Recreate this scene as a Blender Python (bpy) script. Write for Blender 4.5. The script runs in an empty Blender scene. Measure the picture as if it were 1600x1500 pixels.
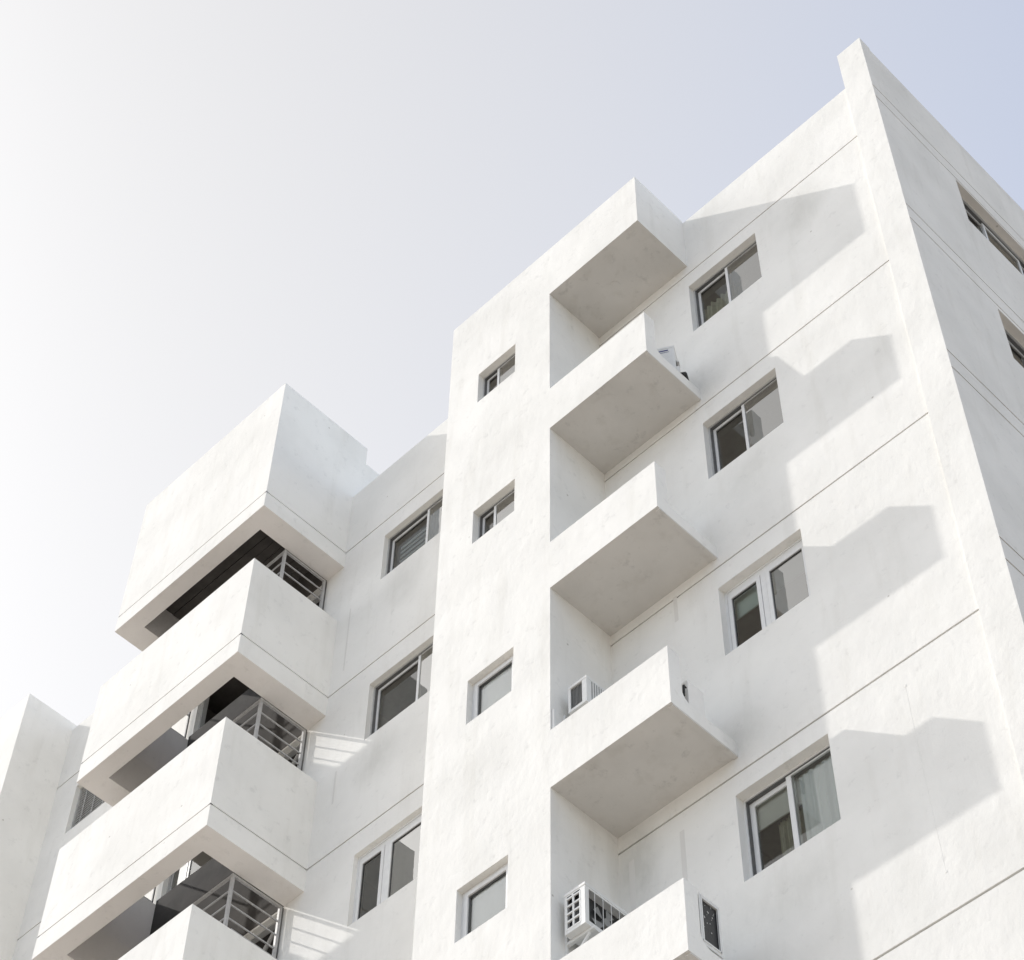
import bpy, math, random
from mathutils import Matrix, Vector
random.seed(7)
S = bpy.context.scene
COL = S.collection

# ------------------------------------------------------------------ camera
cam_d = bpy.data.cameras.new('camera')
cam_d.lens = 77.1222
cam_d.sensor_width = 36.0
cam_d.clip_start = 0.1
cam_d.clip_end = 6000
cam = bpy.data.objects.new('camera', cam_d)
COL.objects.link(cam)
RX, RY, RZ = (0.71080995, 0.70326337, 0.01303251), (-0.56848543, 0.58529957, -0.57814248), (-0.41421435, 0.40354063, 0.81583174)
m = Matrix((( RX[0], -RY[0], -RZ[0], 5.18436),
            ( RX[1], -RY[1], -RZ[1], -11.02701),
            ( RX[2], -RY[2], -RZ[2], 1.60000),
            (0, 0, 0, 1)))
cam.matrix_world = m
S.camera = cam

# ------------------------------------------------------------------ light
SUNV = Vector((-2.757, -1.0, 2.51)).normalized()          # towards the sun
EL = math.asin(SUNV.z); AZ = math.atan2(SUNV.x, SUNV.y)
world = bpy.data.worlds.new('World'); S.world = world; world.use_nodes = True
nt = world.node_tree; bg = nt.nodes['Background']
sky = nt.nodes.new('ShaderNodeTexSky'); sky.sky_type = 'NISHITA'; sky.sun_disc = False
sky.sun_elevation = EL; sky.sun_rotation = AZ
sky.air_density = 1.0; sky.dust_density = 1.7; sky.ozone_density = 1.5
hs = nt.nodes.new('ShaderNodeHueSaturation'); hs.inputs['Saturation'].default_value = 0.5
veil = nt.nodes.new('ShaderNodeMix'); veil.data_type = 'RGBA'; veil.blend_type = 'ADD'
veil.inputs['Factor'].default_value = 1.0
veil.inputs['B'].default_value = (0.85, 0.80, 0.755, 1)      # even, pale summer haze over the whole sky
# thin haze scatters white light forward: the sky pales evenly the nearer it is to the sun
wtc = nt.nodes.new('ShaderNodeTexCoord'); dot = nt.nodes.new('ShaderNodeVectorMath'); dot.operation = 'DOT_PRODUCT'
dot.inputs[1].default_value = tuple(SUNV)
nt.links.new(wtc.outputs['Generated'], dot.inputs[0])
mr = nt.nodes.new('ShaderNodeMapRange'); mr.interpolation_type = 'SMOOTHSTEP'
mr.inputs['From Min'].default_value = 0.42; mr.inputs['From Max'].default_value = 0.90
mr.inputs['To Min'].default_value = 0.72; mr.inputs['To Max'].default_value = 0.08
nt.links.new(dot.outputs['Value'], mr.inputs['Value']); nt.links.new(mr.outputs['Result'], hs.inputs['Saturation'])
mv = nt.nodes.new('ShaderNodeMapRange'); mv.interpolation_type = 'SMOOTHSTEP'
mv.inputs['From Min'].default_value = 0.50; mv.inputs['From Max'].default_value = 0.90
mv.inputs['To Min'].default_value = 1.0; mv.inputs['To Max'].default_value = 0.74
nt.links.new(dot.outputs['Value'], mv.inputs['Value']); nt.links.new(mv.outputs['Result'], hs.inputs['Value'])
nt.links.new(sky.outputs[0], hs.inputs['Color'])
nt.links.new(hs.outputs[0], veil.inputs['A'])
nt.links.new(veil.outputs['Result'], bg.inputs['Color'])
bg.inputs['Strength'].default_value = 0.15
sun_d = bpy.data.lights.new('sun', 'SUN'); sun_d.energy = 2.0; sun_d.angle = math.radians(0.53)
sun_d.color = (1.0, 0.965, 0.92)
sun = bpy.data.objects.new('sun', sun_d); COL.objects.link(sun)
sun.rotation_euler = SUNV.to_track_quat('Z', 'Y').to_euler()
S.view_settings.view_transform = 'Standard'; S.view_settings.look = 'None'
S.view_settings.exposure = 0.64; S.view_settings.gamma = 1.0
S.view_settings.use_curve_mapping = False
S.render.engine = 'CYCLES'
S.cycles.max_bounces = 8; S.cycles.diffuse_bounces = 5

# ------------------------------------------------------------------ materials
def new_mat(name):
    mt = bpy.data.materials.new(name); mt.use_nodes = True
    t = mt.node_tree; b = t.nodes['Principled BSDF']
    return mt, t, b
def ramp(t, a, b, ca, cb):
    r = t.nodes.new('ShaderNodeValToRGB')
    r.color_ramp.elements[0].position = a; r.color_ramp.elements[0].color = (*ca, 1)
    r.color_ramp.elements[1].position = b; r.color_ramp.elements[1].color = (*cb, 1)
    return r
def noise(t, vec, scale, detail=4, rough=.55):
    n = t.nodes.new('ShaderNodeTexNoise'); n.inputs['Scale'].default_value = scale
    n.inputs['Detail'].default_value = detail; n.inputs['Roughness'].default_value = rough
    t.links.new(vec, n.inputs['Vector']); return n
def mapping(t, vec, sc):
    mp = t.nodes.new('ShaderNodeMapping'); mp.inputs['Scale'].default_value = sc
    t.links.new(vec, mp.inputs['Vector']); return mp.outputs[0]
def mul(t, a, b, f=1.0):
    x = t.nodes.new('ShaderNodeMix'); x.data_type = 'RGBA'; x.blend_type = 'MULTIPLY'
    x.inputs['Factor'].default_value = f
    t.links.new(a, x.inputs['A']); t.links.new(b, x.inputs['B']); return x.outputs['Result']

def plaster(name, col, bump=1.0, dirt=1.0, stains=()):
    mt, t, b = new_mat(name); prev = []
    geo = t.nodes.new('ShaderNodeNewGeometry'); P = geo.outputs['Position']
    b.inputs['Roughness'].default_value = .88
    b.inputs['Specular IOR Level'].default_value = .25
    base = t.nodes.new('ShaderNodeRGB'); base.outputs[0].default_value = (*col, 1)
    lo = 1 - .065 * dirt
    n1 = noise(t, P, .9, 5); r1 = ramp(t, .3, .62, (lo, lo, lo - .004), (1, 1, 1)); t.links.new(n1.outputs[0], r1.inputs[0])
    n2 = noise(t, mapping(t, P, (4.2, 4.2, .55)), 1.0, 5, .6)     # rain streaks running down
    r2 = ramp(t, .30, .46, (1 - .035 * dirt, 1 - .037 * dirt, 1 - .042 * dirt), (1, 1, 1)); t.links.new(n2.outputs[0], r2.inputs[0])
    n3 = noise(t, P, 7, 6, .7); r3 = ramp(t, .24, .42, (1 - .10 * dirt,) * 3, (1, 1, 1)); t.links.new(n3.outputs[0], r3.inputs[0])
    n5 = t.nodes.new('ShaderNodeTexVoronoi'); n5.inputs['Scale'].default_value = 1.7; t.links.new(P, n5.inputs['Vector'])
    r5 = ramp(t, .012, .03, (.62, .6, .57), (1, 1, 1)); t.links.new(n5.outputs['Distance'], r5.inputs[0])
    for (sx, sy, sz, ax, ay, az, st) in stains:
        mp = t.nodes.new('ShaderNodeMapping'); mp.vector_type = 'TEXTURE'
        mp.inputs['Location'].default_value = (sx, sy, sz); mp.inputs['Scale'].default_value = (ax, ay, az)
        t.links.new(P, mp.inputs['Vector'])
        gr = t.nodes.new('ShaderNodeTexGradient'); gr.gradient_type = 'SPHERICAL'; t.links.new(mp.outputs[0], gr.inputs[0])
        ns = noise(t, mapping(t, P, (3.5, 3.5, 1.6)), 2.2, 5, .65)
        mm = t.nodes.new('ShaderNodeMath'); mm.operation = 'MULTIPLY'; t.links.new(gr.outputs['Fac'], mm.inputs[0]); t.links.new(ns.outputs[0], mm.inputs[1])
        rs = ramp(t, .03, .42, (1, 1, 1), (1 - st, 1 - st, 1 - st * 1.06)); t.links.new(mm.outputs[0], rs.inputs[0])
        prev.append(mul(t, prev[-1] if prev else base.outputs[0], rs.outputs[0]))
    c = mul(t, prev[-1] if prev else base.outputs[0], r1.outputs[0]); c = mul(t, c, r2.outputs[0]); c = mul(t, c, r3.outputs[0]); c = mul(t, c, r5.outputs[0])
    t.links.new(c, b.inputs['Base Color'])
    # trowelled unevenness, broad waves + grain
    na = noise(t, P, 1.5, 3, .5); nb = noise(t, mapping(t, P, (1, 1, .6)), 6.0, 4, .6); nd = noise(t, P, 14.0, 3, .5); nc = noise(t, P, 55, 3, .6)
    def bmp(h, dist, prev=None):
        u = t.nodes.new('ShaderNodeBump'); u.inputs['Strength'].default_value = 1; u.inputs['Distance'].default_value = dist * bump
        t.links.new(h.outputs[0], u.inputs['Height'])
        if prev: t.links.new(prev.outputs[0], u.inputs['Normal'])
        return u
    u = bmp(na, .013); u = bmp(nb, .0065, u); u = bmp(nd, .0026, u); u = bmp(nc, .0011, u)
    t.links.new(u.outputs[0], b.inputs['Normal'])
    return mt
def plain(name, col, rough=.5, metal=0, var=.12, scale=12, spec=.5):
    mt, t, b = new_mat(name)
    tc = t.nodes.new('ShaderNodeNewGeometry')
    n = noise(t, tc.outputs['Position'], scale, 4)
    r = ramp(t, .3, .7, tuple(c * (1 - var) for c in col), tuple(min(1, c * (1 + var * .4)) for c in col))
    t.links.new(n.outputs[0], r.inputs[0]); t.links.new(r.outputs[0], b.inputs['Base Color'])
    b.inputs['Roughness'].default_value = rough; b.inputs['Metallic'].default_value = metal
    b.inputs['Specular IOR Level'].default_value = spec
    return mt
def glass(name, tint, ior):
    mt = bpy.data.materials.new(name); mt.use_nodes = True; t = mt.node_tree; t.nodes.clear()
    o = t.nodes.new('ShaderNodeOutputMaterial'); mx = t.nodes.new('ShaderNodeMixShader')
    tr = t.nodes.new('ShaderNodeBsdfTransparent'); tr.inputs[0].default_value = (*tint, 1)
    gl = t.nodes.new('ShaderNodeBsdfGlossy'); gl.inputs['Roughness'].default_value = .012
    gl.inputs['Color'].default_value = (1.0, .99, .955, 1)
    fr = t.nodes.new('ShaderNodeFresnel'); fr.inputs[0].default_value = ior
    geo = t.nodes.new('ShaderNodeNewGeometry'); n = noise(t, geo.outputs['Position'], 3.0, 2)
    bp = t.nodes.new('ShaderNodeBump'); bp.inputs['Distance'].default_value = .0004; t.links.new(n.outputs[0], bp.inputs['Height'])
    t.links.new(bp.outputs[0], gl.inputs['Normal'])
    t.links.new(fr.outputs[0], mx.inputs[0]); t.links.new(tr.outputs[0], mx.inputs[1]); t.links.new(gl.outputs[0], mx.inputs[2])
    t.links.new(mx.outputs[0], o.inputs[0]); return mt

STAINS = [(-3.1,0,16.75,.50,.3,.40,.15), (-3.05,0,22.6,.42,.3,.30,.10), (-3.1,0,19.75,.3,.3,.6,.05), (-4.35,0,16.0,.35,.3,.8,.20),
          (-1.35,0,24.75,.55,.3,.6,.12), (-2.6,0,20.5,.7,.3,.5,.09), (-2.7,0,14.6,.8,.3,.5,.12), (-8.1,0,23.6,.5,.3,.6,.10),
          (-8.3,0,20.5,.5,.3,.6,.12), (-1.5,0,14.2,.25,.3,1.4,.06), (-5.5,-.91,23.4,.5,.4,.9,.07), (-5.6,-.91,17.6,.6,.4,1.0,.07), (-4.55,-.5,16.9,.3,.5,.6,.2)]
M_W = plaster('white_plaster', (.852, .838, .800), dirt=1.5, stains=STAINS)
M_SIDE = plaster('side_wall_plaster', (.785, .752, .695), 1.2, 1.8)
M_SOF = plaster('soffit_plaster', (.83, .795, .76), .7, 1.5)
M_SOFB = plaster('shade_toned_underside_plaster', (.665, .645, .61), .8, 2.2)  # soffit plaster with the shade under small balconies and canopy painted into its colour
M_GRV = plain('joint_sealant', (.30, .29, .275), .8)
M_PATCH = plaster('patched_plaster', (.755, .735, .70), .8, 1.3)
M_ALU = plain('white_aluminium', (.74, .74, .73), .38, 0, .05)
M_ALUG = plain('grey_aluminium', (.50, .50, .49), .4, 0, .08)
M_TRACK = plain('dark_track', (.10, .10, .098), .6)
M_GLASS = glass('window_glass', (.86, .90, .88), 1.85)
M_GLASS2 = glass('bright_window_glass', (.60, .64, .62), 4.0)
M_CLEAR = glass('clear_window_glass', (.97, .98, .97), 1.5)
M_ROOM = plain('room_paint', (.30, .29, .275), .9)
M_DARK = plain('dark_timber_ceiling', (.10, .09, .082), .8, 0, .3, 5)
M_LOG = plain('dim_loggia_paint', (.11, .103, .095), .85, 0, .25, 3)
M_LINE = plain('dark_grey_wall_lining', (.075, .07, .065), .9, 0, .35, 2.5, .2)
M_RAIL = plain('grey_painted_steel', (.44, .435, .43), .45, 0, .15, 25)
M_BLIND = plain('pale_green_roller_blind', (.62, .70, .65), .8, 0, .03)
M_BLINDW = plain('cream_roller_blind', (.72, .70, .65), .8, 0, .03)
M_ZEB = plain('grey_blind_band', (.46, .47, .46), .8, 0, .04)
M_CURT = plain('olive_curtain_cloth', (.50, .49, .38), .9, 0, .25, 9)
M_CURTW = plain('white_curtain_cloth', (.70, .70, .69), .9, 0, .08, 9)
M_NET = plain('pale_net', (.82, .82, .81), .9, 0, .03, 3)
M_SILL = plain('weathered_enamel', (.835, .82, .785), .7, 0, .05, 6, .3)
M_AC = plain('white_enamel', (.76, .76, .74), .4, 0, .06)
M_ACD = plain('dark_condenser_fins', (.045, .045, .045), .5, 0, .4, 60)
M_RIB = plain('grey_condenser_ribs', (.30, .30, .29), .5, 0, .15, 30)
M_BLK = plain('black_pipe_foam', (.02, .02, .02), .7)
M_BLUE = plain('navy_print', (.05, .06, .20), .5)
M_SPOT = plain('white_paint_splash', (.6, .6, .58), .8)
M_GROUND = plain('warm_stone_paving', (.40, .358, .308), .85, 0, .15, .4)

# ------------------------------------------------------------------ mesh helper
class MB:
    def __init__(s): s.v = []; s.f = []; s.m = []; s.mats = []
    def mi(s, mat):
        if mat not in s.mats: s.mats.append(mat)
        return s.mats.index(mat)
    def face(s, pts, mat, nrm=None):
        pts = [Vector(p) for p in pts]
        if nrm is not None:
            n = (pts[1] - pts[0]).cross(pts[2] - pts[0])
            if n.length < 1e-12 and len(pts) > 3: n = (pts[2] - pts[0]).cross(pts[3] - pts[0])
            if n.dot(Vector(nrm)) < 0: pts.reverse()
        k = len(s.v); s.v += [tuple(p) for p in pts]
        s.f.append(list(range(k, k + len(pts)))); s.m.append(s.mi(mat))
    def box(s, x0, x1, y0, y1, z0, z1, mat, skip=''):
        x0, x1 = sorted((x0, x1)); y0, y1 = sorted((y0, y1)); z0, z1 = sorted((z0, z1))
        if 'x-' not in skip: s.face([(x0,y0,z0),(x0,y1,z0),(x0,y1,z1),(x0,y0,z1)], mat, (-1,0,0))
        if 'x+' not in skip: s.face([(x1,y0,z0),(x1,y1,z0),(x1,y1,z1),(x1,y0,z1)], mat, (1,0,0))
        if 'y-' not in skip: s.face([(x0,y0,z0),(x1,y0,z0),(x1,y0,z1),(x0,y0,z1)], mat, (0,-1,0))
        if 'y+' not in skip: s.face([(x0,y1,z0),(x1,y1,z0),(x1,y1,z1),(x0,y1,z1)], mat, (0,1,0))
        if 'z-' not in skip: s.face([(x0,y0,z0),(x1,y0,z0),(x1,y1,z0),(x0,y1,z0)], mat, (0,0,-1))
        if 'z+' not in skip: s.face([(x0,y0,z1),(x1,y0,z1),(x1,y1,z1),(x0,y1,z1)], mat, (0,0,1))
    def tube(s, a, b, r, mat, n=8):
        a = Vector(a); b = Vector(b); d = (b - a).normalized()
        u = d.orthogonal().normalized(); w = d.cross(u)
        A = [a + r * (math.cos(2*math.pi*i/n) * u + math.sin(2*math.pi*i/n) * w) for i in range(n)]
        B = [p + (b - a) for p in A]
        for i in range(n):
            j = (i + 1) % n; mid = (A[i] + A[j]) / 2 - a
            s.face([A[i], A[j], B[j], B[i]], mat, mid)
        s.face(A, mat, -d); s.face(B, mat, d)
    def bar(s, a, b, w, h, mat):            # rectangular bar between two points, h is the vertical size
        a = Vector(a); b = Vector(b); d = (b - a).normalized()
        up = Vector((0, 0, 1)) if abs(d.z) < .9 else Vector((0, 1, 0))
        u = d.cross(up).normalized(); v = u.cross(d).normalized()
        c = [u*w/2 + v*h/2, u*w/2 - v*h/2, -u*w/2 - v*h/2, -u*w/2 + v*h/2]
        for i in range(4):
            j = (i + 1) % 4
            s.face([a + c[i], a + c[j], b + c[j], b + c[i]], mat, c[i] + c[j])
        s.face([a + q for q in c], mat, -d); s.face([b + q for q in c], mat, d)
    def build(s, name, parent=None, label=None):
        me = bpy.data.meshes.new(name)
        me.from_pydata(s.v, [], s.f); 
        for mt in s.mats: me.materials.append(mt)
        me.polygons.foreach_set('material_index', s.m); me.update()
        o = bpy.data.objects.new(name, me); COL.objects.link(o)
        if parent: o.parent = parent
        if label: o['label'] = label
        return o

def thing(name, label, cat, loc=(0,0,0), group=None):
    o = bpy.data.objects.new(name, None); COL.objects.link(o); o.location = loc
    o['label'] = label; o['category'] = cat
    if group: o['group'] = group
    return o

def wall(mb, P, N, U, V, mat, holes=(), grooves=(), g=.026, gd=.030, umax=2.2):
    """Skin wall. P(u,v,w): w is depth inward. N outward normal; holes (u0,u1,v0,v1,depth); grooves: v centres."""
    us = {U[0], U[1]}; vs = {V[0], V[1]}
    for h in holes: us |= {h[0], h[1]}; vs |= {h[2], h[3]}
    gr = [(c - g/2, c + g/2) for c in grooves if V[0] < c < V[1]]
    for a, b in gr: vs |= {a, b}
    us = sorted(u for u in us if U[0] <= u <= U[1]); vs = sorted(v for v in vs if V[0] <= v <= V[1])
    N = Vector(N); upv = Vector((0, 0, 1))
    for j in range(len(vs) - 1):
        v0, v1 = vs[j], vs[j+1]; vc = (v0 + v1) / 2
        ing = any(a < vc < b for a, b in gr)
        run = None
        for i in range(len(us) - 1):
            u0, u1 = us[i], us[i+1]; uc = (u0 + u1) / 2
            if any(h[0] < uc < h[1] and h[2] < vc < h[3] for h in holes): continue
            w = gd if ing else 0
            mb.face([P(u0,v0,w), P(u1,v0,w), P(u1,v1,w), P(u0,v1,w)], M_GRV if ing else mat, N)
            if ing:
                mb.face([P(u0,v0,0), P(u1,v0,0), P(u1,v0,gd), P(u0,v0,gd)], mat, upv)
                mb.face([P(u0,v1,0), P(u1,v1,0), P(u1,v1,gd), P(u0,v1,gd)], mat, -upv)
    for (u0, u1, v0, v1, d) in holes:
        c = Vector(P((u0+u1)/2, (v0+v1)/2, d/2))
        for q in ([(u0,v0),(u1,v0)], [(u1,v0),(u1,v1)], [(u1,v1),(u0,v1)], [(u0,v1),(u0,v0)]):
            a, b = q; pts = [P(a[0],a[1],0), P(b[0],b[1],0), P(b[0],b[1],d), P(a[0],a[1],d)]
            mid = sum((Vector(p) for p in pts), Vector()) / 4
            mb.face(pts, mat, c - mid)

# ------------------------------------------------------------------ setting
g = MB(); g.face([(-3000,-3000,0),(3000,-3000,0),(3000,3000,0),(-3000,3000,0)], M_GROUND, (0,0,1))
go = g.build('ground'); go['kind'] = 'structure'

# ------------------------------------------------------------------ measured dimensions (metres)
H = 2.985                                     # storey height
XF = -.365; YF = -.03; ZFIN = 27.50; ZR = 27.43; ZP = 26.62
XTL, XT, XB, YT = -6.376, -4.596, -3.088, -.913
ZCT = 26.66; YPI = -.745
XUL, XULI, XUT, XUI, XU = -12.439, -12.083, -12.33, -9.674, -9.336
YU, YUI = -1.444, -1.211
XS = -15.62; YS = -.857; ZS = 26.76
GZ = [25.321, 22.341, 19.366, 16.321, 13.372, 10.39, 7.40, 4.42]
ZB = [25.511, 22.488, 19.523, 16.532, 13.574, 10.59, 7.60]
ZPT = [None, 23.318, 20.312, 17.323, 14.359, 11.38, 8.39]
ZUB = [25.009, 21.999, 19.028, 16.03, 13.05, 10.06]
ZUT = [27.984, 23.857, 20.812, 17.851, 14.86, 11.87]

bld = thing('apartment_building', 'tall white plastered apartment block with stacked box balconies and square window openings', 'building')

# window openings on the front wall (plane Y = 0)
MW = [(-3.099,-2.022,23.963,25.025,.085), (-3.100,-2.038,20.922,22.002,.085), (-3.121,-2.040,17.982,19.04,.09),
      (-3.166,-2.090,15.0,16.068,.10), (-3.15,-2.08,12.03,13.10,.09)]
LW = [(-8.535,-7.20,24.02,24.968,.07), (-8.538,-7.20,20.94,21.95,.07), (-8.508,-7.20,17.955,19.025,.06), (-8.52,-7.20,15.0,16.06,.07)]
FW = [(-15.06,-14.15,23.986,24.975,.07), (-15.06,-14.15,21.0,21.99,.07), (-15.06,-14.15,18.02,19.01,.07)]
LG = [(-12.26,-9.70,23.92,24.985,.12), (-12.26,-9.70,20.875,21.975,.12), (-12.26,-9.70,17.91,19.0,.12), (-12.26,-9.70,14.9,16.0,.12)]
fw = MB()
wall(fw, lambda u,v,w: (u, w, v), (0,-1,0), (XS, XF), (0, ZP), M_W, MW+LW+FW+LG, GZ)
fw.face([(XS,0,ZP),(XF,0,ZP),(XF,.2,ZP),(XS,.2,ZP)], M_W, (0,0,1))
fw.face([(XS,.2,25.9),(XF,.2,25.9),(XF,.2,ZP),(XS,.2,ZP)], M_W, (0,1,0))
fw.build('front_wall', bld)

# corner fin, slightly proud of the front wall and rising above the roof line
f = MB()
f.face([(XF,YF,0),(0,YF,0),(0,YF,ZFIN),(XF,YF,ZFIN)], M_W, (0,-1,0))
f.face([(XF,YF,0),(XF,0,0),(XF,0,ZP),(XF,YF,ZP)], M_W, (-1,0,0))
f.face([(XF,YF,ZP),(XF,.17,ZP),(XF,.17,ZFIN),(XF,YF,ZFIN)], M_W, (-1,0,0))
f.face([(XF,YF,ZFIN),(0,YF,ZFIN),(0,.17,ZFIN),(XF,.17,ZFIN)], M_W, (0,0,1))
f.face([(XF,.17,25.9),(0,.17,25.9),(0,.17,ZFIN),(XF,.17,ZFIN)], M_W, (0,1,0))
f.face([(0,YF,ZR),(0,.17,ZR),(0,.17,ZFIN),(0,YF,ZFIN)], M_SIDE, (1,0,0))
f.build('corner_fin', bld)

# side wall (plane X = 0), double joints
SG = []
for z in (26.14, 23.10, 20.07, 16.98, 13.95, 10.9, 7.85, 4.8): SG += [z, z - .315]
SW = [(1.505, 4.45, z - 1.04, z, .10) for z in (25.77, 22.69, 19.62, 16.56, 13.5)]
sw = MB()
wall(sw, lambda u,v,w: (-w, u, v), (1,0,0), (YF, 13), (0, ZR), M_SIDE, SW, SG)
sw.face([(0,YF,ZR),(0,13,ZR),(-.2,13,ZR),(-.2,YF,ZR)], M_W, (0,0,1))
sw.face([(-.2,.2,25.9),(-.2,13,25.9),(-.2,13,ZR),(-.2,.2,ZR)], M_W, (-1,0,0))
sw.build('side_wall', bld)
# back wall, left wall and roof deck
b = MB()
b.face([(XS,13,0),(0,13,0),(0,13,ZR),(XS,13,ZR)], M_W, (0,1,0)); b.build('back_wall', bld)
b = MB(); b.box(XS, -.2, .2, 13, 25.7, 25.9, M_W); b.build('roof_deck', bld)

# ------------------------------------------------------------------ windows
def frame_rect(mb, P, u0, u1, v0, v1, w0, w1, t, mat, tb=None):
    tb = tb or t
    def bx(a0, a1, b0, b1):
        c = [P(x, y, w) for w in (w0, w1) for y in (b0, b1) for x in (a0, a1)]
        cen = sum((Vector(q) for q in c), Vector()) / 8
        for q in ((0,1,3,2),(4,5,7,6),(0,1,5,4),(2,3,7,6),(0,2,6,4),(1,3,7,5)):
            pts = [c[i] for i in q]; mid = sum((Vector(p) for p in pts), Vector()) / 4
            mb.face(pts, mat, mid - cen)
    bx(u0, u0 + t, v0, v1); bx(u1 - t, u1, v0, v1)
    bx(u0 + t, u1 - t, v0, v0 + tb); bx(u0 + t, u1 - t, v1 - tb, v1)
def slab_uv(mb, P, a0, a1, b0, b1, w0, w1, mat):
    c = [P(x, y, w) for w in (w0, w1) for y in (b0, b1) for x in (a0, a1)]
    cen = sum((Vector(q) for q in c), Vector()) / 8
    for q in ((0,1,3,2),(4,5,7,6),(0,1,5,4),(2,3,7,6),(0,2,6,4),(1,3,7,5)):
        pts = [c[i] for i in q]; mid = sum((Vector(p) for p in pts), Vector()) / 4
        mb.face(pts, mat, mid - cen)
def pane(P, u0, u1, v0, v1, w, root, mat=None):
    p = MB(); slab_uv(p, P, u0, u1, v0, v1, w, w + .005, mat or M_GLASS)
    # single sheet: keep the outer face only
    q = MB(); q.face([P(u0,v0,w), P(u1,v0,w), P(u1,v1,w), P(u0,v1,w)], mat or M_GLASS)
    q.build('pane', root)
def room(P, u0, u1, v0, v1, w0, root, mat=None, deep=2.2, up=.35, side=.5):
    r = MB(); mat = mat or M_ROOM
    a0, a1, b0, b1 = u0 - side, u1 + side, v0 - .9, v1 + up
    w1 = w0 + deep
    for q, n in (([(a0,b0,w1),(a1,b0,w1),(a1,b1,w1),(a0,b1,w1)], 0), ([(a0,b0,w0),(a1,b0,w0),(a1,b0,w1),(a0,b0,w1)], 0),
                 ([(a0,b1,w0),(a1,b1,w0),(a1,b1,w1),(a0,b1,w1)], 0), ([(a0,b0,w0),(a0,b1,w0),(a0,b1,w1),(a0,b0,w1)], 0),
                 ([(a1,b0,w0),(a1,b1,w0),(a1,b1,w1),(a1,b0,w1)], 0)):
        r.face([P(*x) for x in q], mat)
    # inner side of the wall round the opening
    for q in ((a0,u0,b0,b1),(u1,a1,b0,b1),(u0,u1,b0,v0),(u0,u1,v1,b1)):
        r.face([P(q[0],q[2],w0),P(q[1],q[2],w0),P(q[1],q[3],w0),P(q[0],q[3],w0)], mat)
    r.build('room_interior', root)
def curtain(P, u0, u1, v0, v1, w, root, mat, amp=.018, waves=9):
    c = MB(); n = waves * 8; pts = []
    for i in range(n + 1):
        u = u0 + (u1 - u0) * i / n
        pts.append((u, w + amp * math.sin(i / n * waves * 2 * math.pi) + amp*.5*math.sin(i*.37)))
    for i in range(n):
        (a, wa), (b_, wb) = pts[i], pts[i+1]
        c.face([P(a,v0,wa),P(b_,v0,wb),P(b_,v1,wb),P(a,v1,wa)], mat)
    o = c.build('curtain', root)
    for p in o.data.polygons: p.use_smooth = True
def blind(P, u0, u1, v0, v1, w, root, mat, name='roller_blind'):
    c = MB(); slab_uv(c, P, u0, u1, v0, v1, w, w + .004, mat)
    slab_uv(c, P, u0, u1, v0 - .02, v0 - .001, w - .004, w + .008, mat); c.build(name, root)

def win_slide(P, h, root_label, mid, heavy=False, extra=None, glass2=None):
    """two sliding sashes, inner one left, outer one right"""
    u0, u1, v0, v1, d = h
    f = MB(); frame_rect(f, P, u0, u1, v0, v1, d, d + .085, .022, M_ALU if heavy else M_ALUG)
    slab_uv(f, P, u0 + .022, u1 - .022, v1 - .040, v1 - .022, d + .012, d + .080, M_TRACK)
    slab_uv(f, P, u0 + .022, u0 + .036, v0 + .022, v1 - .040, d + .012, d + .080, M_TRACK)
    root = f.build('window', bld, root_label)
    s = .055 if heavy else .036
    a = MB(); frame_rect(a, P, u0 + .034, mid + s*.5, v0 + .022, v1 - .04, d + .045, d + .068, s, M_ALU); a.build('sash', root)
    a = MB(); frame_rect(a, P, mid - s*.6, u1 - .022, v0 + .022, v1 - .022, d + .014, d + .037, s, M_ALU, s*.55); a.build('sash', root)
    pane(P, u0 + .034 + s, mid - s*.5, v0 + .022 + s, v1 - .04 - s, d + .056, root)
    pane(P, mid + s*.4, u1 - .022 - s, v0 + .022 + s*.55, v1 - .022 - s*.55, d + .025, root, glass2 or M_GLASS2)
    room(P, u0, u1, v0, v1, d + .086, root)
    if extra: extra(root)
    return root
def win_case(P, h, root_label, mid, extra=None, top=.10):
    """white thick casement: head box, mullion, two framed leaves"""
    u0, u1, v0, v1, d = h
    f = MB(); frame_rect(f, P, u0, u1, v0, v1, d, d + .08, .03, M_ALU)
    slab_uv(f, P, u0 + .03, u1 - .03, v1 - top, v1 - .03, d + .010, d + .07, M_ALU)
    slab_uv(f, P, mid - .032, mid + .032, v0 + .03, v1 - top, d + .006, d + .07, M_ALU)
    root = f.build('window', bld, root_label)
    for a0, a1 in ((u0 + .034, mid - .037), (mid + .037, u1 - .034)):
        a = MB(); frame_rect(a, P, a0, a1, v0 + .034, v1 - top - .006, d + .001, d + .05, .048, M_ALU); a.build('sash', root)
        g_ = MB(); frame_rect(g_, P, a0 + .048, a1 - .048, v0 + .082, v1 - top - .054, d + .012, d + .03, .009, M_TRACK); g_.build('gasket', root)
        pane(P, a0 + .048, a1 - .048, v0 + .082, v1 - top - .054, d + .02, root, M_GLASS2 if a0 > mid else None)
    room(P, u0, u1, v0, v1, d + .081, root)
    if extra: extra(root)
    return root
PF = lambda u,v,w: (u, w, v)
PT = lambda u,v,w: (u, YT + w, v)
PS = lambda u,v,w: (-w, u, v)

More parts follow.
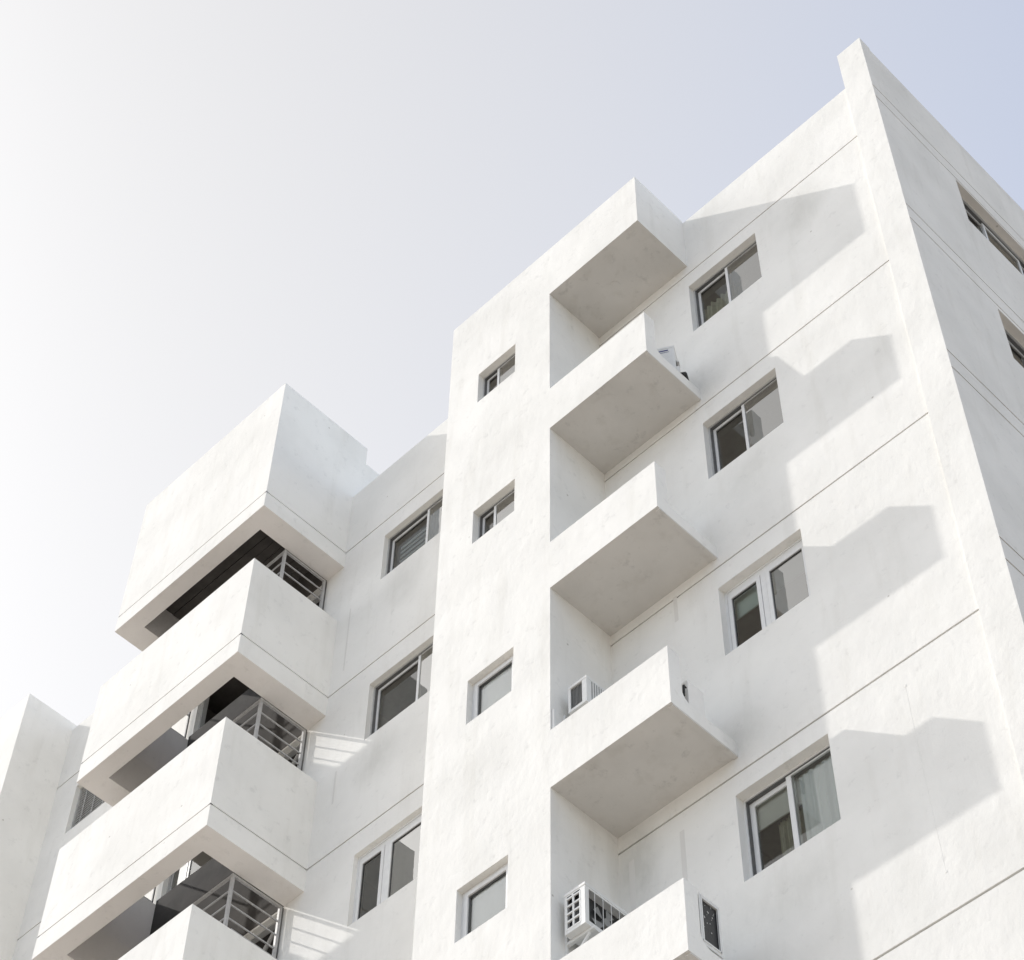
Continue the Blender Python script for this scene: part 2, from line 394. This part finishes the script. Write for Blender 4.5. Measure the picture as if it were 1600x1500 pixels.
win_slide(PF, MW[0], 'window with an olive curtain behind its left pane', -2.58,
          extra=lambda r: (curtain(PF, -3.05, -2.35, 23.5, 24.66, .20, r, M_CURT)))
win_slide(PF, MW[1], None, -2.60)
win_case(PF, MW[2], 'thick framed white window with a pale green roller blind', -2.628,
         extra=lambda r: blind(PF, -3.06, -2.06, 18.66, 19.0,   .178, r, M_BLIND), top=.10)
win_slide(PF, MW[3], 'window with a cream roller blind half down', -2.645, heavy=True, glass2=M_GLASS,
          extra=lambda r: (blind(PF, -3.12, -2.12, 15.72, 16.04, .195, r, M_BLINDW), curtain(PF, -2.92, -2.60, 14.8, 15.72, .26, r, M_CURT), curtain(PF, -2.58, -2.12, 14.8, 16.0, .175, r, M_NET, .008, 6)))
win_slide(PF, MW[4], None, -2.6)

def zebra(r):
    for k in range(9):
        c = MB(); z = 24.86 - k * .098 - .12
        slab_uv(c, PF, -8.42, -7.82, z, z + .05, .20, .204, M_ZEB); c.build('blind_band', r)
    curtain(PF, -7.78, -7.3, 23.8, 24.95, .22, r, M_CURTW, .012, 5)
win_slide(PF, LW[0], 'window with a striped grey blind', -7.775, extra=zebra)
win_slide(PF, LW[1], None, -7.74)
win_case(PF, LW[2], 'thick framed white window', -8.035, top=.09)
win_slide(PF, LW[3], None, -7.75)

# louvred service windows in the recess behind the box balconies
for k, h in enumerate(FW):
    u0, u1, v0, v1, d = h
    f = MB(); frame_rect(f, PF, u0, u1, v0, v1, d, d + .06, .025, M_ALUG); r = f.build('louvre_window', bld)
    n = 17
    base = None
    for i in range(n):
        z = v0 + .05 + (v1 - v0 - .1) * i / (n - 1)
        if base is None:
            sl = MB(); a = math.radians(38)
            sl.bar((u0 + .03, d + .03, 0), (u1 - .03, d + .03, 0), .016, .012, M_ALUG)
            base = sl.build('slat', r); base.location.z = z
        else:
            c = base.copy(); COL.objects.link(c); c.parent = r; c.location.z = z
    for i in range(3):
        x = u0 + .2 + (u1 - u0 - .4) * i / 2
        t = MB(); t.bar((x, d + .004, v0 + .02), (x, d + .004, v1 - .02), .012, .012, M_RAIL); t.build('grille_bar', r)
    room(PF, u0, u1, v0, v1, d + .061, r, M_LOG, 1.0)

# ------------------------------------------------------------------ tower with the small windows
TW = [(-5.845,-5.19,24.345,24.99,.085), (-5.825,-5.152,21.41,22.03,.085), (-5.79,-5.12,18.33,19.01,.078), (-5.81,-5.138,15.385,16.045,.075),
      (-5.81,-5.14,12.42,13.08,.10)]
t = MB()
wall(t, PT, (0,-1,0), (XTL, XT), (0, ZCT), M_W, TW)
t.face([(XTL,YT,0),(XTL,0,0),(XTL,0,ZCT),(XTL,YT,ZCT)], M_W, (-1,0,0))
t.face([(XT,YT,0),(XT,0,0),(XT,0,ZB[0]),(XT,YT,ZB[0])], M_W, (1,0,0))
t.face([(XTL,YT,ZCT),(XT,YT,ZCT),(XT,.2,ZCT),(XTL,.2,ZCT)], M_W, (0,0,1))
t.face([(XTL,.2,ZP-.3),(XT,.2,ZP-.3),(XT,.2,ZCT),(XTL,.2,ZCT)], M_W, (0,1,0))
t.face([(XTL,0,ZP),(XTL,.2,ZP),(XTL,.2,ZCT),(XTL,0,ZCT)], M_W, (-1,0,0))
t.build('stair_tower', bld)
def win_fixed(h):
    u0, u1, v0, v1, d = h
    f = MB(); frame_rect(f, PT, u0, u1, v0, v1, d, d + .07, .035, M_ALU); r = f.build('window', bld)
    a = MB(); frame_rect(a, PT, u0 + .04, u1 - .04, v0 + .04, v1 - .04, d - .012, d + .045, .045, M_ALU); a.build('sash', r)
    g_ = MB(); frame_rect(g_, PT, u0 + .085, u1 - .085, v0 + .085, v1 - .085, d + .006, d + .03, .010, M_TRACK); g_.build('gasket', r)
    pane(PT, u0 + .085, u1 - .085, v0 + .085, v1 - .085, d + .02, r, M_CLEAR)
    room(PT, u0, u1, v0, v1, d + .071, r, deep=.6, up=.25, side=.3)
    curtain(PT, u0 + .05, u1 - .05, v0, v1, d + .038, r, M_NET, .003, 3)
def win_tw(h, mid):
    u0, u1, v0, v1, d = h
    f = MB(); frame_rect(f, PT, u0, u1, v0, v1, d, d + .075, .02, M_ALUG)
    slab_uv(f, PT, u0 + .02, u1 - .02, v1 - .036, v1 - .02, d + .01, d + .07, M_TRACK)
    slab_uv(f, PT, u0 + .02, u0 + .032, v0 + .02, v1 - .036, d + .01, d + .07, M_TRACK)
    r = f.build('window', bld)
    a = MB(); frame_rect(a, PT, u0 + .032, mid + .018, v0 + .02, v1 - .036, d + .040, d + .062, .03, M_ALU); a.build('sash', r)
    a = MB(); frame_rect(a, PT, mid - .022, u1 - .02, v0 + .02, v1 - .02, d + .012, d + .034, .032, M_ALU, .02); a.build('sash', r)
    pane(PT, u0 + .062, mid - .012, v0 + .05, v1 - .066, d + .05, r)
    pane(PT, mid + .01, u1 - .052, v0 + .04, v1 - .04, d + .022, r, M_GLASS2)
    room(PT, u0, u1, v0, v1, d + .076, r, deep=.6, up=.25, side=.3)
    curtain(PT, mid - .05, u1 - .03, v0, v1, d + .16, r, M_CURTW, .01, 3)
win_tw(TW[0], -5.58); win_tw(TW[1], -5.56); win_fixed(TW[2]); win_fixed(TW[3]); win_fixed(TW[4])

# side wall windows: three sliding leaves
for h in SW:
    u0, u1, v0, v1, d = h
    f = MB(); frame_rect(f, PS, u0, u1, v0, v1, d, d + .09, .025, M_ALUG)
    slab_uv(f, PS, u0 + .025, u1 - .025, v1 - .05, v1 - .025, d + .02, d + .088, M_TRACK)
    r = f.build('window', bld)
    m1, m2 = 2.205, 2.92
    for (a0, a1, ww) in ((u0 + .03, m1 + .02, .055), (m1 - .02, m2 + .02, .03), (m2 - .02, 3.70, .055), (3.66, u1 - .03, .03)):
        a = MB(); frame_rect(a, PS, a0, a1, v0 + .025, v1 - .05, d + ww, d + ww + .022, .04, M_ALU if ww < .05 else M_ALUG); a.build('sash', r)
        pane(PS, a0 + .04, a1 - .04, v0 + .065, v1 - .09, d + ww + .011, r)
    room(PS, u0, u1, v0, v1, d + .091, r, M_LOG)

# ------------------------------------------------------------------ canopy and small balconies
c = MB()
c.box(XT, XB, YT, 0, ZB[0], ZCT, M_W, skip='x- y+ z-')
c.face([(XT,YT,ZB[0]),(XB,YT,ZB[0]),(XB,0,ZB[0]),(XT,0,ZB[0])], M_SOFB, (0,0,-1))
cr = c.build('roof_canopy', bld)
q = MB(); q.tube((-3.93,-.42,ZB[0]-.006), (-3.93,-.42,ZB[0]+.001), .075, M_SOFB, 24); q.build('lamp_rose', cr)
def fillet(yi, zi, r, n=6):
    return [(yi + r - r*math.sin(a), zi + r - r*math.cos(a)) for a in [math.pi/2*(1 - k/n) for k in range(n+1)]]
for k in range(1, 6):
    zb, zp = ZB[k], ZPT[k]; zs = zb + .175
    prof = [(YT, zb), (YT, zp), (YPI, zp)] + fillet(YPI, zs, .13) + [(0, zs), (0, zb)]
    mb = MB(); n = len(prof)
    for i in range(n):
        a, b_ = prof[i], prof[(i+1) % n]
        if a[0] == 0 and b_[0] == 0: continue
        cy = (-.4, zb + .1)
        dy, dz = b_[0]-a[0], b_[1]-a[1]; nn = (0, -dz, dy)
        # outward normal of a clockwise profile
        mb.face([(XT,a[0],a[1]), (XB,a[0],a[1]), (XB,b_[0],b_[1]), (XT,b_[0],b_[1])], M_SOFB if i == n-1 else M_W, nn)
    mb.face([(XB, y, z) for y, z in prof], M_W, (1,0,0))
    # small drip lip along the free edge of the soffit
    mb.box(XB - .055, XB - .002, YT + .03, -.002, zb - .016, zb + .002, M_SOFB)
    mb.build('balcony', bld)

# ------------------------------------------------------------------ box balconies on the left
for k in range(6):
    zb, zt, zg = ZUB[k], ZUT[k], GZ[k]
    yb = .16 if k == 0 else 0
    mb = MB()
    wall(mb, lambda u,v,w: (u, YU + w, v), (0,-1,0), (XUL, XU), (zb, zt), M_W, (), [zg], g=.020)
    wall(mb, lambda u,v,w: (XU - w, u, v), (1,0,0), (YU, 0), (zb, zt), M_W, (), [zg], g=.020)
    wall(mb, lambda u,v,w: (XUL + w, u, v), (-1,0,0), (YU, 0), (zb, zt), M_W, (), [zg], g=.020)
    # ring soffit
    mb.face([(XUL,YU,zb),(XU,YU,zb),(XU,YUI,zb),(XUL,YUI,zb)], M_SOF, (0,0,-1))
    mb.face([(XUI,YUI,zb),(XU,YUI,zb),(XU,0,zb),(XUI,0,zb)], M_SOF, (0,0,-1))
    mb.face([(XUL,YUI,zb),(XULI,YUI,zb),(XULI,0,zb),(XUL,0,zb)], M_SOF, (0,0,-1))
    zl = zb + .65                                  # the end beam steps back to a thinner parapet
    mi = M_LOG if k == 0 else M_SOF
    mb.face([(XULI,YUI,zb),(XULI,0,zb),(XULI,0,zl),(XULI,YUI,zl)], M_SOF, (1,0,0))
    if k:
        mb.face([(XUT,YUI,zl),(XULI,YUI,zl),(XULI,0,zl),(XUT,0,zl)], M_SOF, (0,0,1))
        mb.face([(XUT,YUI,zl),(XUT,0,zl),(XUT,0,zt),(XUT,YUI,zt)], M_SOF, (1,0,0))
        mb.face([(XUT,YUI,zb),(XUI,YUI,zb),(XUI,YUI,zt),(XUT,YUI,zt)], M_SOF, (0,1,0))
        mb.face([(XUI,YUI,zb),(XUI,0,zb),(XUI,0,zt),(XUI,YUI,zt)], M_SOF, (-1,0,0))
        mb.face([(XUL,YU,zt),(XU,YU,zt),(XU,YUI,zt),(XUL,YUI,zt)], M_W, (0,0,1))
        mb.face([(XUI,YUI,zt),(XU,YUI,zt),(XU,0,zt),(XUI,0,zt)], M_W, (0,0,1))
        mb.face([(XUL,YUI,zt),(XUT,YUI,zt),(XUT,0,zt),(XUL,0,zt)], M_W, (0,0,1))
        mb.build('box_balcony', bld)
    else:
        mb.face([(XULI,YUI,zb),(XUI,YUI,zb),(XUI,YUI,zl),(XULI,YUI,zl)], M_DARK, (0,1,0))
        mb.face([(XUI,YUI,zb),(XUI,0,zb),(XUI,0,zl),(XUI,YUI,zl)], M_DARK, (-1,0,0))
        mb.face([(XUL,YU,zt),(XU,YU,zt),(XU,yb,zt),(XUL,yb,zt)], M_W, (0,0,1))
        mb.face([(XU,0,ZP),(XU,yb,ZP),(XU,yb,zt),(XU,0,zt)], M_W, (1,0,0))
        mb.face([(XUL,0,ZP),(XUL,yb,ZP),(XUL,yb,zt),(XUL,0,zt)], M_W, (-1,0,0))
        mb.face([(XUL,yb,ZP-.4),(XU,yb,ZP-.4),(XU,yb,zt),(XUL,yb,zt)], M_W, (0,1,0))
        root = mb.build('box_balcony', bld, 'topmost closed box balcony, taller than the others')
        n = 9                                       # dark boarded ceiling inside the top box
        for i in range(n):
            y0 = YUI + (0 - YUI) * i / n; y1 = YUI + (0 - YUI) * (i + 1) / n - .006
            cb = MB(); cb.box(XULI + .002, XUI - .002, y0 + .002, y1, zl - .02 - .006 * (i % 2), zl, M_DARK); cb.build('ceiling_board', root)
        cb = MB(); cb.box(XULI, XUI, YUI, 0, zl + .001, zl + .05, M_DARK); cb.build('ceiling_backing', root)
# dark sheets added over the wall inside each box to darken it
for k in range(0, 5):
    zb = ZUB[k]; q = MB()
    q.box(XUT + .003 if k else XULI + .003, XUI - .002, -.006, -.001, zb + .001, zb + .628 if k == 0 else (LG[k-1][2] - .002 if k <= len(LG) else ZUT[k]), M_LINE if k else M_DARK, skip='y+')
    q.build('wall_lining', bld)
# rooftop block behind the top box
b = MB(); b.box(XUL + .3, XU - .03, .165, 2.4, 25.901, 27.66, M_W); b.build('rooftop_room', bld)

# loggia rooms behind the barred openings
for k, h in enumerate(LG):
    u0, u1, v0, v1, d = h
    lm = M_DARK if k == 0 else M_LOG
    f = MB(); frame_rect(f, PF, u0, u1, v0, v1, d - .05, d + .02, .03, M_ALUG); r = f.build('loggia_window', bld)
    if k:
        for (a0, a1) in ((u0 + .03, u0 + .34), (u0 + .36, u0 + 1.25)):
            a = MB(); frame_rect(a, PF, a0, a1, v0 + .03, v1 - .03, d - .03, d - .005, .03, M_ALUG); a.build('sash', r)
            pane(PF, a0 + .03, a1 - .03, v0 + .06, v1 - .06, d - .018, r, M_GLASS2 if a0 < u0 + .1 else None)
    room(PF, u0, u1, v0, v1, d + .021, r, lm, 1.6, .0, .3)
    if k:
        q = MB(); pts = [(-11.0, .10, v0 + .18), (-10.72, .14, v0 + .42), (-10.35, .16, v0 + .60), (-9.95, .12, v0 + .98)]
        for a_, b_ in zip(pts, pts[1:]): q.tube(a_, b_, .028, M_RAIL, 8)
        q.tube((-11.2, .07, v0 + .30), (-10.2, .07, v0 + .62), .014, M_RAIL, 6); q.build('pipe', r)

# steel safety cages standing on the box balconies
XC, YC = XUI, -.755
for k in range(1, 5):
    top = ZUB[k-1] - .05; bot = ZUT[k] + .02
    if k > 3: continue
    root = MB(); root.bar((XC, YC, bot), (XC, YC, top + .015), .036, .036, M_RAIL); R = root.build('safety_cage', bld)
    def rail(a, b_, w=.016, h=.016):
        q = MB(); q.bar(a, b_, w, h, M_RAIL); q.build('rail', R)
    q = MB(); q.bar((XC, -.05, bot), (XC, -.05, top + .015), .034, .034, M_RAIL); q.build('post', R)
    q = MB(); q.bar((XC - .003, -.012, bot), (XC - .003, -.012, top + .02), .014, .018, M_TRACK); q.build('wall_bracket', R)
    for xx, yy in ((-12.385, -.03), (-12.385, YC)):
        q = MB(); q.bar((xx, yy, bot), (xx, yy, top), .022, .022, M_TRACK); q.build('post', R)
    for dz in (.035, .50):
        rail((-12.385, -.042, bot + dz), (-12.385, YC + .012, bot + dz), .022, .022)
    q = MB(); q.bar((-12.30, YC, bot), (-12.30, YC, top), .034, .034, M_RAIL); q.build('post', R)
    for i, dz in enumerate((0, .22, .425, .625, .83)):
        z = top - dz
        if z < bot + .05: break
        w = .030 if i == 0 else .016
        rail((XC, YC + .018, z), (XC, -.067, z), w, w)
        rail((XC - .018, YC, z), (-12.283, YC, z), w, w)
    # low drying frame lying along the parapet top
    z0 = ZUT[k]; x = XU - .075
    D = MB(); D.bar((x, -.86, z0 + .075), (x, -.12, z0 + .075), .022, .022, M_RAIL); D = D.build('drying_frame', bld)
    for y in (-.86, -.12):
        q = MB(); q.bar((x, y, z0 + .001), (x, y, z0 + .064), .02, .02, M_RAIL); q.build('leg', D)
        q = MB(); q.bar((x - .16, y, z0 + .001), (x - .012, y, z0 + .07), .016, .016, M_RAIL); q.build('leg', D)
    q = MB(); q.bar((x, -.845, z0 + .066), (x, -.70, z0 + .002), .014, .014, M_RAIL); q.build('strut', D)
    q = MB(); q.bar((x - .05, -.80, z0 + .045), (x - .05, -.14, z0 + .045), .014, .014, M_RAIL); q.build('rail', D)

# ------------------------------------------------------------------ far wing on the left
b = MB()
wall(b, lambda u,v,w: (u, YS + w, v), (0,-1,0), (-26, XS), (0, ZS), M_W, (), [])
wall(b, lambda u,v,w: (XS - w, u, v), (1,0,0), (YS, 0), (0, ZS), M_W, (), [])
b.face([(XS,0,ZP),(XS,.2,ZP),(XS,.2,ZS),(XS,0,ZS)], M_W, (1,0,0))
b.face([(-26,YS,ZS),(XS,YS,ZS),(XS,.2,ZS),(-26,.2,ZS)], M_W, (0,0,1))
b.face([(-26,.2,0),(XS,.2,0),(XS,.2,ZS),(-26,.2,ZS)], M_W, (0,1,0))
b.face([(-26,YS,0),(-26,.2,0),(-26,.2,ZS),(-26,YS,ZS)], M_W, (-1,0,0))
b.build('side_wing', bld)

# patched plaster strips and the thin cable on the front wall
for (x0, x1, z0, z1) in ((-3.84,-3.785,15.42,16.08), (-4.47,-4.40,15.3,16.13), (-9.10,-9.075,22.66,23.9),
                         (-9.02,-8.99,20.2,20.75), (-3.71,-3.66,19.0,19.4)):
    q = MB(); q.box(x0, x1, -.0025, .001, z0, z1, M_PATCH, skip='y+'); q.build('plaster_patch', bld)
q = MB(); q.tube((-1.232,-.0003,16.01), (-1.226,-.0003,15.2), .0012, M_W, 6); q.tube((-1.226,-.0003,15.2), (-1.207,-.0003,13.79), .0012, M_W, 6)
q.box(-1.242,-1.222,-.003,0,15.995,16.025, M_W, skip='y+'); q.box(-1.215,-1.197,-.003,0,13.775,13.795, M_W, skip='y+')
q.build('cable', bld)

# ------------------------------------------------------------------ air conditioners
def frame3(o, ux, uy):                       # local (a,b,c) -> world from corner o
    o = Vector(o); ux = Vector(ux); uy = Vector(uy)
    return lambda a, b_, c_: tuple(o + ux*a + uy*b_ + Vector((0,0,c_)))
def gbox(mb, F, a0,a1,b0,b1,c0,c1, mat):
    c = [F(x, y, z) for z in (c0, c1) for y in (b0, b1) for x in (a0, a1)]
    cen = sum((Vector(q) for q in c), Vector()) / 8
    for q in ((0,1,3,2),(4,5,7,6),(0,1,5,4),(2,3,7,6),(0,2,6,4),(1,3,7,5)):
        pts = [c[i] for i in q]; mid = sum((Vector(p) for p in pts), Vector()) / 4
        mb.face(pts, mat, mid - cen)
def casing(F, L, D, Hh, root, hole_end=None, hole_front=None, e=.004):
    """hollow enamel case: a = along length (0..L), b = depth (0..D); front at b=D, end at a=0"""
    t = .012
    mb = MB()
    gbox(mb, F, 0, L, 0, D, 0, .03, M_AC); gbox(mb, F, -e, L+e, -e, D+e, Hh-.03, Hh, M_AC)
    gbox(mb, F, 0, L, 0, t, .03, Hh-.03, M_AC)                       # back
    gbox(mb, F, L-t, L, t, D, .03, Hh-.03, M_AC)                     # far end
    def face_with_hole(kind, hole):
        if kind == 'end':
            G = lambda p,q,r: F(r, p, q); W = D
        else:
            G = lambda p,q,r: F(p, D - r, q); W = L
        lo, hi = (t, W - t) if kind == 'end' else (0, W - t)
        if hole is None: gbox(mb, G, lo, hi, .03, Hh-.03, 0, t, M_AC) if False else None
        h = hole or None
        def bx(p0,p1,q0,q1):
            c = [G(x,y,z) for z in (0,t) for y in (q0,q1) for x in (p0,p1)]
            cen = sum((Vector(q) for q in c), Vector())/8
            for q in ((0,1,3,2),(4,5,7,6),(0,1,5,4),(2,3,7,6),(0,2,6,4),(1,3,7,5)):
                pts=[c[i] for i in q]; mid=sum((Vector(p) for p in pts),Vector())/4
                mb.face(pts, M_AC, mid-cen)
        if h is None: bx(lo, hi, .03, Hh-.03)
        else:
            p0,p1,q0,q1 = h
            bx(lo,p0,.03,Hh-.03); bx(p1,hi,.03,Hh-.03); bx(p0,p1,.03,q0); bx(p0,p1,q1,Hh-.03)
    face_with_hole('end', hole_end); face_with_hole('front', hole_front)
    return mb.build('casing', root)
def brackets(xw, x1, ys, z, root):
    for y in ys:
        q = MB()
        q.bar((xw + .012, y, z - .34), (xw + .012, y, z + .10), .03, .022, M_AC)
        q.bar((xw + .024, y, z - .018), (x1 + .03, y, z - .018), .035, .03, M_AC)
        q.bar((xw + .02, y, z - .30), (x1 - .03, y, z - .035), .02, .02, M_AC)
        for zz in (z - .30, z - .22): q.tube((xw + .02, y, zz), (xw + .034, y, zz), .007, M_ALUG, 6)
        q.build('bracket', root)

# 1: the large one on the tower side, lowest visible balcony (length runs along Y, front faces +X)
x0, x1, y0, y1, z0, z1 = -4.52, -4.276, -.817, -.06, 14.71, 15.185
R1 = thing('air_conditioner', 'white air conditioner with a square-holed end grille, bracketed low on the tower side', 'air conditioner', (0,0,0), 'outdoor air conditioning units')
F = frame3((x0, y0, z0), (0,1,0), (1,0,0)); L, D, Hh = y1-y0, x1-x0, z1-z0
casing(F, L, D, Hh, R1, hole_end=(.02, D-.055, .045, Hh-.075), hole_front=(.05, .60, .05, Hh-.05))
q = MB()                                      # end grille: two columns by four rows of square holes
w0, w1 = .02, D - .055; h0, h1 = .045, Hh - .075
gbox(q, F, -.002, .010, w0-.004, w0+.012, h0, h1, M_AC); gbox(q, F, -.002, .010, (w0+w1)/2-.010, (w0+w1)/2+.010, h0, h1, M_AC)
gbox(q, F, -.002, .010, w1-.012, w1+.004, h0, h1, M_AC)
for i in range(5):
    z = h0 + (h1-h0)*i/4
    gbox(q, F, -.003, .011, w0, w1, z-.010, z+.010, M_AC)
q.build('end_grille', R1)
q = MB(); gbox(q, F, .05, .06, .014, D-.014, .035, Hh-.035, M_ACD); gbox(q, F, .06, L-.02, D-.09, D-.085, .035, Hh-.035, M_ACD); q.build('condenser_coil', R1)
q = MB(); gbox(q, F, -.0015, 0.0, .03, .085, Hh-.062, Hh-.05, M_BLK); gbox(q, F, -.0015, 0.0, .11, D-.06, Hh-.062, Hh-.05, M_BLK); q.build('vent_slot', R1)
fan = MB(); cy, cz, rr = .325, Hh/2, .175
for b5 in range(5):
    a0 = b5*2*math.pi/5
    pts = []
    for (r_, da) in ((.04,-.15),(rr,-.42),(rr,.32),(.04,.35)):
        pts.append(F(cy + r_*math.cos(a0+da), D - .06 + .02*da, cz + r_*math.sin(a0+da)))
    fan.face(pts, M_RIB)
fan.tube(F(cy, D-.085, cz), F(cy, D-.04, cz), .045, M_RIB, 12); fan.build('fan', R1)
q = MB()
for i in range(5):
    a = .12 + i*.105; q.bar(F(a, D+.004, .055), F(a, D+.004, Hh-.055), .005, .005, M_AC)
q.build('fan_guard', R1)
brackets(XT, x1, (y0+.09, y1-.12), z0, R1)

# 2: the one above it
x0, x1, y0, y1, z0, z1 = -4.48, -4.236, -.78, -.10, 17.576, 17.95
R2 = thing('air_conditioner', 'small white air conditioner with one tall dark end opening, bracketed to the tower side', 'air conditioner', (0,0,0), 'outdoor air conditioning units')
F = frame3((x0, y0, z0), (0,1,0), (1,0,0)); L, D, Hh = y1-y0, x1-x0, z1-z0
casing(F, L, D, Hh, R2, hole_end=(.03, D-.06, .035, Hh-.035))
q = MB(); gbox(q, F, .03, .035, .014, D-.014, .032, Hh-.032, M_ACD)
for i in range(8):
    bb = .035 + (D-.1)*i/8; gbox(q, F, .018, .03, bb, bb+.004, .032, Hh-.032, M_RIB)
q.build('condenser_coil', R2)
q = MB(); gbox(q, F, .07, L-.03, D+.0005, D+.004, .03, Hh-.04, M_RIB)
for i in range(18):
    a = .08 + (L-.12)*i/17; gbox(q, F, a, a+.012, D+.004, D+.012, .03, Hh-.04, M_AC)
q.build('front_grille', R2)
q = MB()
for i in range(8):
    a = math.pi*i/8; c_ = math.pi*(i+1)/8
    q.tube((x1-.03, -.33+.07*math.cos(a), z1-.02+.07*math.sin(a)), (x1-.03, -.33+.07*math.cos(c_), z1-.02+.07*math.sin(c_)), .022, M_BLK, 8)
q.build('pipe', R2)
brackets(XT, x1, (y0+.06, y1-.1), z0, R2)
q = MB(); q.bar((XT+.02,-.885,17.28),(XT+.02,-.885,17.62), .03, .02, M_AC); q.build('bracket', R2)

# 3: turned unit on the open corner of the top balcony
a1 = math.radians(210); a2 = math.radians(120)
ux = (math.cos(a1), math.sin(a1), 0); uy = (-math.cos(a2)*-1, math.sin(a2), 0)
Lr, Dr, Hr = .70, .27, .50
R3 = thing('air_conditioner', 'white air conditioner standing askew on the open corner of the topmost small balcony', 'air conditioner', (0,0,0), 'outdoor air conditioning units')
zc = 23.19 - Hr
F0 = frame3((-3.10, -.40, zc), ux, (math.cos(a2), math.sin(a2), 0))
# local: a from the near corner to the left, b into depth; front (label side) is b = 0
F = lambda a, b_, c_: F0(a, Dr - b_, c_)
casing(F, Lr, Dr, Hr, R3)
q = MB(); gbox(q, F, .07, .26, Dr+.0005, Dr+.002, Hr-.085, Hr-.062, M_BLUE)
for i, (a, w) in enumerate(((.075,.03),(.115,.02),(.145,.03),(.185,.015),(.21,.03))): gbox(q, F, a, a+w, Dr+.002, Dr+.003, Hr-.080, Hr-.068, M_BLUE)
gbox(q, F, .06, .20, Dr+.0005, Dr+.002, Hr-.115, Hr-.108, M_BLUE); q.build('badge', R3)
q = MB(); gbox(q, F, -.004, 0, .12, .19, .17, .30, M_BLK); gbox(q, F, -.03, 0, .08, .17, .30, .33, M_AC); gbox(q, F, -.035, -.0, .06, .20, .04, .16, M_AC); q.build('service_valve_cover', R3)
q = MB()
for a in (.08, Lr-.12): gbox(q, F, a, a+.05, .02, Dr-.02, -.03, 0, M_BLK)
q.build('foot', R3)
q = MB(); q.tube((-3.10,-.30,22.68),(-3.10,-.24,22.76), .028, M_BLK, 8); q.tube((-3.10,-.24,22.76),(-3.11,-.20,22.67), .028, M_BLK, 8); q.tube((-3.12,-.27,22.70),(-3.16,-.20,22.72), .022, M_BLK, 8); q.build('pipe', R3)

# 4 and 5: units behind the parapets, end grille facing the open side
def end_unit(zs, label, ya, yb_, hh, slot, enamel=None):
    R = thing('air_conditioner', label, 'air conditioner', (0,0,0), 'outdoor air conditioning units')
    x1 = XB - .006; Lx = .72
    F = frame3((x1, yb_, zs + .03), (-1,0,0), (0,-1,0))      # a goes left, b goes to the parapet
    D = yb_ - ya
    c_ = casing(F, Lx, D, hh, R, hole_end=slot, e=.0006)
    if enamel: c_.data.materials[0] = enamel
    if slot:
        q = MB(); gbox(q, F, .022, .03, .012, D-.012, .03, hh-.03, M_ACD)
        q.build('condenser_coil', R)
    return R, F, D
R4, F, D = end_unit(ZB[4] + .175, 'white air conditioner with a dirty dark end opening, behind the lowest parapet', -.725, -.47, .55, (.03, .225, .055, .515))
q = MB()
random.seed(3)
for i in range(16):
    a = random.uniform(.05,.2); c_ = random.uniform(.2,.5); s = random.uniform(.003,.010)
    gbox(q, F, .018, .021, a, a+s, c_, c_+s*1.4, M_SPOT)
q.build('paint_splash', R4)
q = MB(); gbox(q, F, -.008, .004, .225, .237, .03, .54, M_AC); gbox(q, F, -.006, .004, .018, .03, .03, .54, M_AC); gbox(q, F, -.006, .004, .018, .237, .035, .05, M_AC)
q.build('opening_trim', R4)
R5, F, D = end_unit(ZB[3] + .15, 'white air conditioner with a short black hose at its end, behind the second lowest parapet', -.65, -.43, .345, None, M_SILL)
q = MB(); q.bar((XB-.006,-.716,16.776), (XB-.006,-.706,16.935), .02, .014, M_BLK); q.bar((XB-.006,-.705,16.93), (XB-.006,-.67,16.925), .012, .010, M_BLK); q.build('drain_hose', R5)
